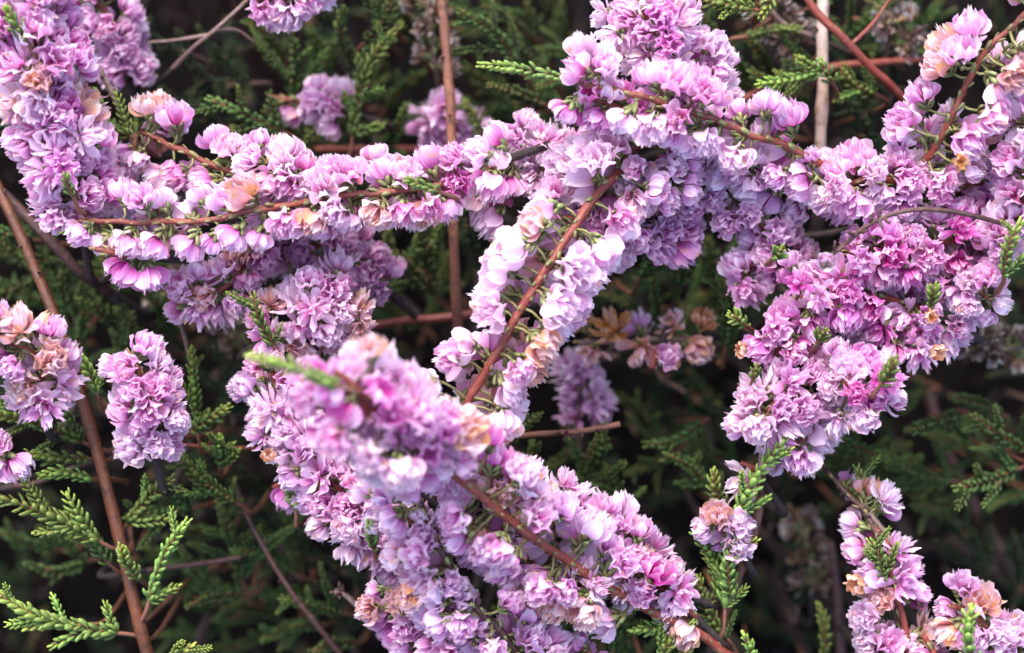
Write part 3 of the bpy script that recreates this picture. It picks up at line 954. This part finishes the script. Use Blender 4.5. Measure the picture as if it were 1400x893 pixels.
# ------------------------------------------------------------------ leafy shoots
def sprig(label, base_px, tip_px, form='branched', mt='leaf', group='green heather shoots', scale=1.0, cat='leafy shoot', nside=None, down=True):
    """a leafy shoot: main leafy stem and, if branched, side shoots; proto meshes are shared"""
    a, b_ = P(*base_px), P(*tip_px)
    v = b_ - a
    L = v.length
    t = v.normalized()
    root = link('heather_sprig', None)
    g = a + F * min(.03, .4 * a.z) + Vector((random.uniform(-3, 3), random.uniform(-3, 3), 0)) * MM
    root.location = g
    tag(root, label, cat, group)
    inv = Matrix.Translation(-g)
    s = t.cross(F).normalized()
    bow = s * (L * random.uniform(-.1, .1)) + F * (L * random.uniform(-.06, .06))
    cl = [a, a.lerp(b_, .33) + bow * .8, a.lerp(b_, .66) + bow, b_]
    sm = catmull(cl, 6)
    mb = MB()
    tube(mb, [p - g for p in catmull([g, a - t * 3 * MM + F * 4 * MM] + cl[:1], 4)[:-1] + sm], .42 * MM, .22 * MM, 6)
    link('stem', mb.mesh('sprig stem', [MAT['grey_twig' if mt == 'leaf_dark' else 'tan_stem']]), root)
    mb = MB()
    start = 0 if form == 'simple' else int(len(sm) * .15)
    leafy(mb, [p - g for p in sm[start:]], .64 * MM * scale, 1.8 * MM * scale, .88 * MM * scale, open0=.72)
    link('leaves', mb.mesh('sprig leaves', [MAT[mt]]), root)
    if form != 'simple':
        n = nside or max(2, int(L / (3.6 * MM)))
        for i in range(n):
            u = .12 + .72 * i / max(1, n - 1) if n > 1 else .4
            p = sm[int(u * (len(sm) - 1))]
            sg = 1 if i % 2 else -1
            cross = (s * sg + F * random.uniform(-.45, .45)).normalized()
            z = (t * random.uniform(.75, 1.2) + cross * random.uniform(.6, 1.0)).normalized()
            kind = 'mid' if (form == 'plume' and u < .4) else 'short'
            sc = scale * random.uniform(.55, .95) * (1 - .35 * u)
            o = link('side_shoot', random.choice(SHOOT[kind]), root, inv @ orient(p, z, random.uniform(0, 6), sc))
            mat_obj(o, MAT[mt])
    return root


# foreground and recognisable shoots
sprig('bright green leafy shoot entering from the left edge, upper of two below the tuft', (150, 748, -8), (-15, 676, 0), 'branched', 'leaf_bright', nside=4, scale=1.2)
sprig('shoot hidden halfway beneath the upper bright green left edge shoot', (148, 770, -12), (90, 700, -8), 'simple', 'leaf', scale=1.1)
sprig('bright green leafy shoot entering from the left edge near the bottom', (182, 868, -10), (-15, 803, -2), 'branched', 'leaf_bright', nside=5, scale=1.2)
sprig('short bright green finger beneath the bottom left edge shoot', (110, 855, -6), (38, 858, -4), 'simple', 'leaf_bright', scale=1.05)
sprig('upright shoot with yellow green tip right of the orange brown stem', (200, 835, -8), (256, 712, -4), 'branched', 'leaf_bright', nside=2, scale=1.0)
sprig('small yellow green tip touching the orange brown stem', (190, 790, -8), (166, 748, -2), 'simple', 'leaf_bright', scale=1.05)
sprig('green shoot rising right of the orange brown stem, above the yellow green tip', (170, 722, -12), (234, 655, -6), 'branched', 'leaf_bright', nside=3, scale=1.1)
sprig('short green finger pointing left below the round left spray', (122, 628, -12), (38, 620, -6), 'simple', 'leaf', scale=1.05)
sprig('second short green finger just below the first, pointing left', (125, 656, -10), (56, 650, -5), 'simple', 'leaf_bright', scale=1.0)
sprig('dull green shoot across the left edge right under the round left spray', (125, 610, -14), (-15, 565, -6), 'plume', 'leaf', nside=5, scale=1.1)
sprig('green shoot growing up between the orange brown stem and oval pink spray', (135, 545, -10), (104, 482, -6), 'branched', 'leaf_bright', nside=2)
sprig('grey green shoot drooping below right of the oval pink spray', (330, 690, -22), (250, 622, -12), 'branched', 'leaf', nside=4)
sprig('small tufted green shoot between the oval spray and the central left spray', (300, 640, -18), (300, 600, -12), 'branched', 'leaf', nside=4)
sprig('upright green shoot in the dark gap right of the oval pink spray', (272, 600, -20), (262, 480, -14), 'branched', 'leaf', nside=3)
sprig('small side shoot pointing up right beside the oval pink spray', (262, 590, -16), (312, 556, -12), 'simple', 'leaf')
sprig('upright green shoot standing before the orange streaked cluster', (378, 478, -2), (346, 405, 2), 'branched', 'leaf', nside=2)
sprig('upright shoot tip before the shade at top centre left', (480, 205, -30), (545, 35, -24), 'branched', 'leaf', nside=6, scale=1.1)
sprig('bright shoot at the top of the grey twig, upper left', (185, 190, -8), (122, 128, -10), 'branched', 'leaf_bright', nside=4)
sprig('small bright shoot right of the grey twig top, upper left', (186, 186, -6), (200, 138, -6), 'simple', 'leaf_bright')
sprig('green shoot crossing in front of the faded lilac cluster', (665, 200, -34), (636, 140, -30), 'branched', 'leaf', nside=2)
sprig('dark green leaf tip embedded in the big left edge spray', (36, 56, 12), (10, 14, 14), 'simple', 'leaf')
sprig('small green tip in the lower part of the big left edge spray', (100, 268, 8), (90, 240, 10), 'simple', 'leaf', scale=.8)
sprig('green shoot tip at the top edge right of the tall pink spray', (1040, 15, -12), (935, -10, -6), 'branched', 'leaf_bright', nside=4)
sprig('small green tip hanging at the top edge left of the bleached stem', (1060, -20, -14), (1042, 22, -10), 'simple', 'leaf_bright')
sprig('green shoot to the left of the bleached stem, pointing left', (1130, 95, -18), (1038, 115, -14), 'branched', 'leaf_bright', nside=4)
sprig('small green shoot across the bleached stem', (1138, 112, -16), (1122, 84, -14), 'simple', 'leaf')
sprig('green shoot right of the bleached stem below the dark red stem', (1200, 130, -24), (1150, 96, -20), 'branched', 'leaf', nside=4)
sprig('short dim green twiglet left of the bleached stem, smooth and long', (1020, 50, -26), (1095, 40, -24), 'simple', 'leaf', scale=.8)
sprig('pale green shoot tip in front of the right edge of the right mass', (1372, 385, 2), (1395, 305, 8), 'branched', 'leaf_bright', nside=2)
sprig('small dark green tip lying on the round lower right lobe', (1205, 525, 10), (1222, 492, 13), 'simple', 'leaf', scale=1.0)
sprig('tiny green tip in the left part of the middle shaded spray', (1058, 352, 0), (1068, 340, 4), 'simple', 'leaf')
sprig('small green shoot above the magenta heart of the right mass', (1272, 422, 2), (1276, 392, 5), 'simple', 'leaf')
sprig('tiny green tip between magenta heart and lower lobes of the right mass', (1118, 470, 2), (1128, 452, 5), 'simple', 'leaf')
sprig('tiny green leaf tip on left flank of the right mass', (1030, 520, 3), (1034, 500, 5), 'simple', 'leaf', scale=.8)
sprig('bright green tip sticking out left of the right mass', (1022, 446, -4), (998, 430, -1), 'simple', 'leaf_bright')
sprig('tall leafy green shoot below the right mass with braided leaves', (990, 860, -8), (1078, 592, 2), 'branched', 'leaf_bright', nside=7, scale=1.25)
sprig('green finger shoot left of the tan stem, leaning left', (985, 815, -8), (950, 730, -4), 'simple', 'leaf', scale=1.1)
sprig('green finger shoot standing close left of the tan stem', (1000, 815, -6), (1008, 738, -2), 'simple', 'leaf_bright', scale=1.1)
sprig('small shoot rising behind the small peach cluster', (992, 695, -6), (976, 646, -3), 'simple', 'leaf')
sprig('leafy base shoots around the foot of the tan stem, bottom edge', (1000, 880, -12), (955, 790, -8), 'branched', 'leaf', nside=4, scale=1.1)
sprig('small bright leaf shoot under the end of the brown stem', (925, 858, -8), (866, 862, -5), 'simple', 'leaf_bright')
sprig('green tips at the bottom edge beneath the small bright leaf shoot', (900, 915, -8), (920, 872, -5), 'branched', 'leaf_bright', nside=3)
sprig('green shoot at the bottom edge right of the tan stem foot', (1030, 920, -10), (1018, 870, -6), 'simple', 'leaf_bright')
sprig('green shoot on the top of the sparse lower right spray', (1190, 735, -8), (1172, 640, -8), 'branched', 'leaf', nside=3)
sprig('grey green bracts in the middle of the sparse lower right spray', (1205, 800, -3), (1190, 740, 0), 'branched', 'leaf', nside=3, scale=.9)
sprig('green upright shoot in front of the bottom right corner spray', (1330, 910, 8), (1328, 832, 12), 'simple', 'leaf_bright', scale=1.2)
sprig('dim upright shoot in the black gap above the bottom edge, right of centre', (1122, 920, -30), (1120, 830, -26), 'simple', 'leaf', scale=1.1)
sprig('green tip in the left of the dark bare twig spray', (512, 752, 6), (506, 718, 10), 'simple', 'leaf', scale=1.1)
sprig('green shoot at the orange bud left of the blurred nearest spray', (405, 700, -6), (402, 645, -4), 'branched', 'leaf_bright', nside=2)
sprig('small leaf shoot at the left tip of the flat spray', (195, 322, -2), (88, 316, 2), 'simple', 'leaf', scale=.95)
sprig('dark leaf lying between the round blossoms at the right end of the flat spray', (600, 262, 8), (556, 246, 10), 'simple', 'leaf', scale=.8)
sprig('bright tips at the bottom edge right of the orange brown stem foot', (215, 915, -8), (262, 884, -5), 'branched', 'leaf_bright', nside=3)
sprig('green shoot under the lower brown stem, bottom centre right', (740, 900, -12), (745, 850, -10), 'branched', 'leaf', nside=4)

sprig('out of focus lime green tip in front of the blurred nearest spray', (462, 528, 40), (345, 488, 40), 'simple', 'leaf_bright', scale=1.0)
# background sprigs: region box, count, mean angle, brightness, where
BGS = [
    ((225, 60, 330, 190), 7, 160, 'leaf_dark', 'top left, between the grey and forked twigs'),
    ((350, 60, 470, 110), 4, 100, 'leaf', 'above the short row of lilac blossoms'),
    ((330, 160, 470, 235), 6, 120, 'leaf', 'below the short row of lilac blossoms'),
    ((470, 60, 560, 200), 5, 70, 'leaf', 'left of the faded lilac cluster'),
    ((480, -20, 600, 50), 5, 80, 'leaf', 'at the top edge left of the tan stem'),
    ((640, 10, 790, 90), 7, 150, 'leaf', 'above the lime green tip'),
    ((650, 110, 780, 190), 6, 160, 'leaf', 'below the lime green tip'),
    ((960, 60, 1110, 150), 5, 150, 'leaf', 'left of the bleached stem'),
    ((1130, 0, 1270, 60), 5, 20, 'leaf', 'right of bleached stem, top edge'),
    ((1130, 80, 1245, 200), 8, 120, 'leaf_dark', 'right of bleached stem, above right mass'),
    ((60, 355, 240, 420), 7, 140, 'leaf', 'below left tip of flat spray'),
    ((80, 420, 230, 480), 6, 100, 'leaf', 'between flat spray and oval spray'),
    ((0, 320, 60, 420), 4, 160, 'leaf', 'left of the thick orange brown stem'),
    ((490, 330, 620, 430), 8, 110, 'leaf', 'left of tan stem, below flat spray'),
    ((630, 320, 690, 400), 3, 60, 'leaf_dark', 'right of tan stem, below flat spray'),
    ((880, 345, 1010, 470), 8, 60, 'leaf', 'right of the faded rust cluster'),
    ((860, 480, 1000, 560), 5, 20, 'leaf_dark', 'below the single pale frilly blossom'),
    ((700, 610, 850, 700), 7, 70, 'leaf', 'below the short broken twig'),
    ((850, 570, 990, 670), 5, 160, 'leaf', 'left of the lower right mass'),
    ((280, 640, 400, 740), 6, 130, 'leaf_dark', 'below left of the single magenta blossom'),
    ((210, 700, 400, 800), 8, 150, 'leaf', 'right of the yellow green tipped shoot'),
    ((230, 800, 470, 890), 9, 170, 'leaf', 'bottom left, below the long thin twig'),
    ((20, 740, 150, 790), 3, 150, 'leaf', 'between two bright left edge shoots'),
    ((420, 770, 500, 880), 4, 120, 'leaf_dark', 'left of the bright bottom cluster'),
    ((700, 840, 880, 900), 5, 100, 'leaf', 'under lower brown stem, bottom edge'),
    ((1120, 600, 1230, 660), 5, 20, 'leaf', 'just below the right mass'),
    ((1230, 540, 1400, 700), 9, 170, 'leaf', 'in the black shade right of the right mass'),
    ((1280, 700, 1400, 800), 5, 120, 'leaf_dark', 'above the bottom right corner spray'),
    ((1050, 680, 1130, 860), 4, 70, 'leaf_dark', 'left of the sparse lower right spray'),
    ((1350, 430, 1410, 520), 3, 160, 'leaf_dark', 'at the right edge below the right mass'),
    ((230, 470, 330, 560), 3, 90, 'leaf_dark', 'above right of the oval pink spray'),
]
FORMN = {'simple': 'unbranched', 'branched': 'forked', 'plume': 'feathery'}
for (x0, y0, x1, y1), cnt, ang, mt, where in BGS:
    if mt == 'leaf_dark':
        cnt = max(2, int(cnt * .9))
    items = []
    for k in range(cnt):
        form = ('branched', 'plume', 'simple')[k % 3]
        # stratified spread over the box
        fx = (k + .5) / cnt
        fy = ((k * .618) % 1)
        x = x0 + (x1 - x0) * fx
        y = y0 + (y1 - y0) * fy
        items.append((form, x, y))
    byform = {}
    for it in items:
        byform.setdefault(it[0], []).append(it)
    for form, lst in byform.items():
        lst.sort(key=lambda q: q[1])
        for i, (fm, x, y) in enumerate(lst):
            pos = '' if len(lst) == 1 else (', the left one' if i == 0 and len(lst) == 2 else ', the right one' if len(lst) == 2 else (', leftmost', ', middle one', ', rightmost')[i])
            a = R(ang + random.uniform(-45, 45))
            L = random.uniform(70, 120) if form != 'simple' else random.uniform(55, 80)
            d = random.uniform(-58, -22)
            if mt == 'leaf_dark': d -= 12
            dx, dy = math.cos(a) * L / 2, -math.sin(a) * L / 2
            tone = 'dark green' if mt == 'leaf_dark' else 'mid green'
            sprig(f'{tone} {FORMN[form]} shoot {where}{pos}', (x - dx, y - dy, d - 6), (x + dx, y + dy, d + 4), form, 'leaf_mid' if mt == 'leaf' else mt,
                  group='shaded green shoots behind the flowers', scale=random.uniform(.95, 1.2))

# ------------------------------------------------------------------ little things
def ball(name, label, cat, px, rad, mt, squash=1.0, parent_detail=None, group=None):
    mb = MB()
    nu, nv = 14, 9
    verts, cols, faces = [], [], []
    for j in range(nv + 1):
        th = math.pi * j / nv
        for i in range(nu):
            ph = math.tau * i / nu
            k = 1 + .05 * math.sin(ph * 4) * math.sin(th)
            verts.append(Vector((math.sin(th) * math.cos(ph) * k, math.sin(th) * math.sin(ph) * k, math.cos(th) * squash)) * rad * MM)
            cols.append((j / nv, .5, i / nu))
    for j in range(nv):
        for i in range(nu):
            i2 = (i + 1) % nu
            faces.append((j * nu + i, (j + 1) * nu + i, (j + 1) * nu + i2, j * nu + i2))
    mb.add(verts, faces, cols)
    o = link(name, mb.mesh(name, [MAT[mt]]))
    o.location = P(*px)
    tag(o, label, cat, group)
    return o


ball('dew_drop', 'clear round dew drop at the left end of the dry dark twig', 'dew drop', (1129, 358, 13), 1.5, 'water', 1.0)


def round_bud(label, px, rad, direction):
    root = link('flower_bud', None)
    root.location = P(*px)
    tag(root, label, 'flower bud', 'small round orange buds')
    q = direction.to_track_quat('Z', 'Y').to_matrix().to_4x4()
    o = link('petals', random.choice(BL['bud']), root, q @ Matrix.Diagonal((rad, rad, rad * 1.1, 1)))
    mat_obj(o, MAT['rust'])
    c_ = link('calyx', random.choice(CALYX), root, q @ Matrix.Diagonal((rad, rad, rad, 1)))
    return root


up = (CAM - CENTRE).normalized()
round_bud('small round orange bud beside the upper right red stem', (1312, 222, 12), .5, up)
round_bud('small round orange bud at the right of the magenta heart of the right mass', (1271, 433, 8), .42, up)
round_bud('small orange bud on the lower right rim of the right mass', (1276, 482, 2), .5, (up + RT * .5).normalized())
round_bud('small peach bud beside the green shoot left of the blurred nearest spray', (368, 628, -2), .42, (up + U).normalized())
round_bud('small orange bud below the left side of the sparse lower right spray', (1176, 797, 2), .6, (up - RT).normalized())
round_bud('small orange bud at the far lower left flank of the right mass', (1018, 478, 2), .42, (up - RT).normalized())

# ------------------------------------------------------------------ ground, litter and the added skylight-blocking thicket around
gm = bpy.data.meshes.new('ground')
GN = 90
gv, gf = [], []
ext = [(-15 + 30 * i / GN) for i in range(GN + 1)]
ext = [math.copysign((abs(e) / 15) ** 3 * 15, e) for e in ext]
for y in ext:
    for x in ext:
        gv.append((x, y, .004 * noise.noise(Vector((x * 30, y * 30, 0)))))
for j in range(GN):
    for i in range(GN):
        a = j * (GN + 1) + i
        gf.append((a, a + 1, a + GN + 2, a + GN + 1))
gm.from_pydata(gv, [], gf)
gm.materials.append(MAT['soil'])
tag(link('ground', gm), kind='structure')

# dead needles, husks and bits on the soil
mb = MB()
for k in range(1500):
    p = Vector((random.uniform(-.16, .16), random.uniform(-.12, .2), random.uniform(.001, .006)))
    a = random.uniform(0, 6.28)
    d = Vector((math.cos(a), math.sin(a), random.uniform(-.3, .5))).normalized()
    leaf(mb, p, d, Vector((0, 0, 1)), random.uniform(2, 7) * MM, random.uniform(.6, 1.8) * MM, 0, random.random(), 0)
tag(link('leaf_litter', mb.mesh('litter', [MAT['litter']])), 'dead brown needles and husks on the dark soil under the heather', 'leaf litter', kind='stuff')

# deep thicket: far shoots and twigs that read as one dark mass, plus unseen ones added beyond the frame to block low skylight
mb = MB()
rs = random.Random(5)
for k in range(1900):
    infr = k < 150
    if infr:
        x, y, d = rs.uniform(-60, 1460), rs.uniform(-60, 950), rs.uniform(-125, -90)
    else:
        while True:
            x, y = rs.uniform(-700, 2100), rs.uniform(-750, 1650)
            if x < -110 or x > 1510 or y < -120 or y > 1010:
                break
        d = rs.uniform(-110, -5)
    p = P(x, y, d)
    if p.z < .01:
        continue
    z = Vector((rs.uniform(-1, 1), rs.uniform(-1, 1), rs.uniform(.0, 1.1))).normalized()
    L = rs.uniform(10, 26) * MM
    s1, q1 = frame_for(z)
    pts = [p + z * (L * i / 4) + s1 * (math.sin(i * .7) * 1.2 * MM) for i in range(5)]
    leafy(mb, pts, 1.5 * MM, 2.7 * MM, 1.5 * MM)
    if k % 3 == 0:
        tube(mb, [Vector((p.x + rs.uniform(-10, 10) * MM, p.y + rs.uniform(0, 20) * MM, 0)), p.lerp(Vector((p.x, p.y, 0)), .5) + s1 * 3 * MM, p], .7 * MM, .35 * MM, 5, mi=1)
tag(link('undergrowth_with_skylight_screen', mb.mesh('undergrowth', [MAT['leaf_dark'], MAT['dark_stem']])), 'dark tangled heather deep in the shade, plus unseen growth added to block skylight', 'undergrowth', kind='stuff')
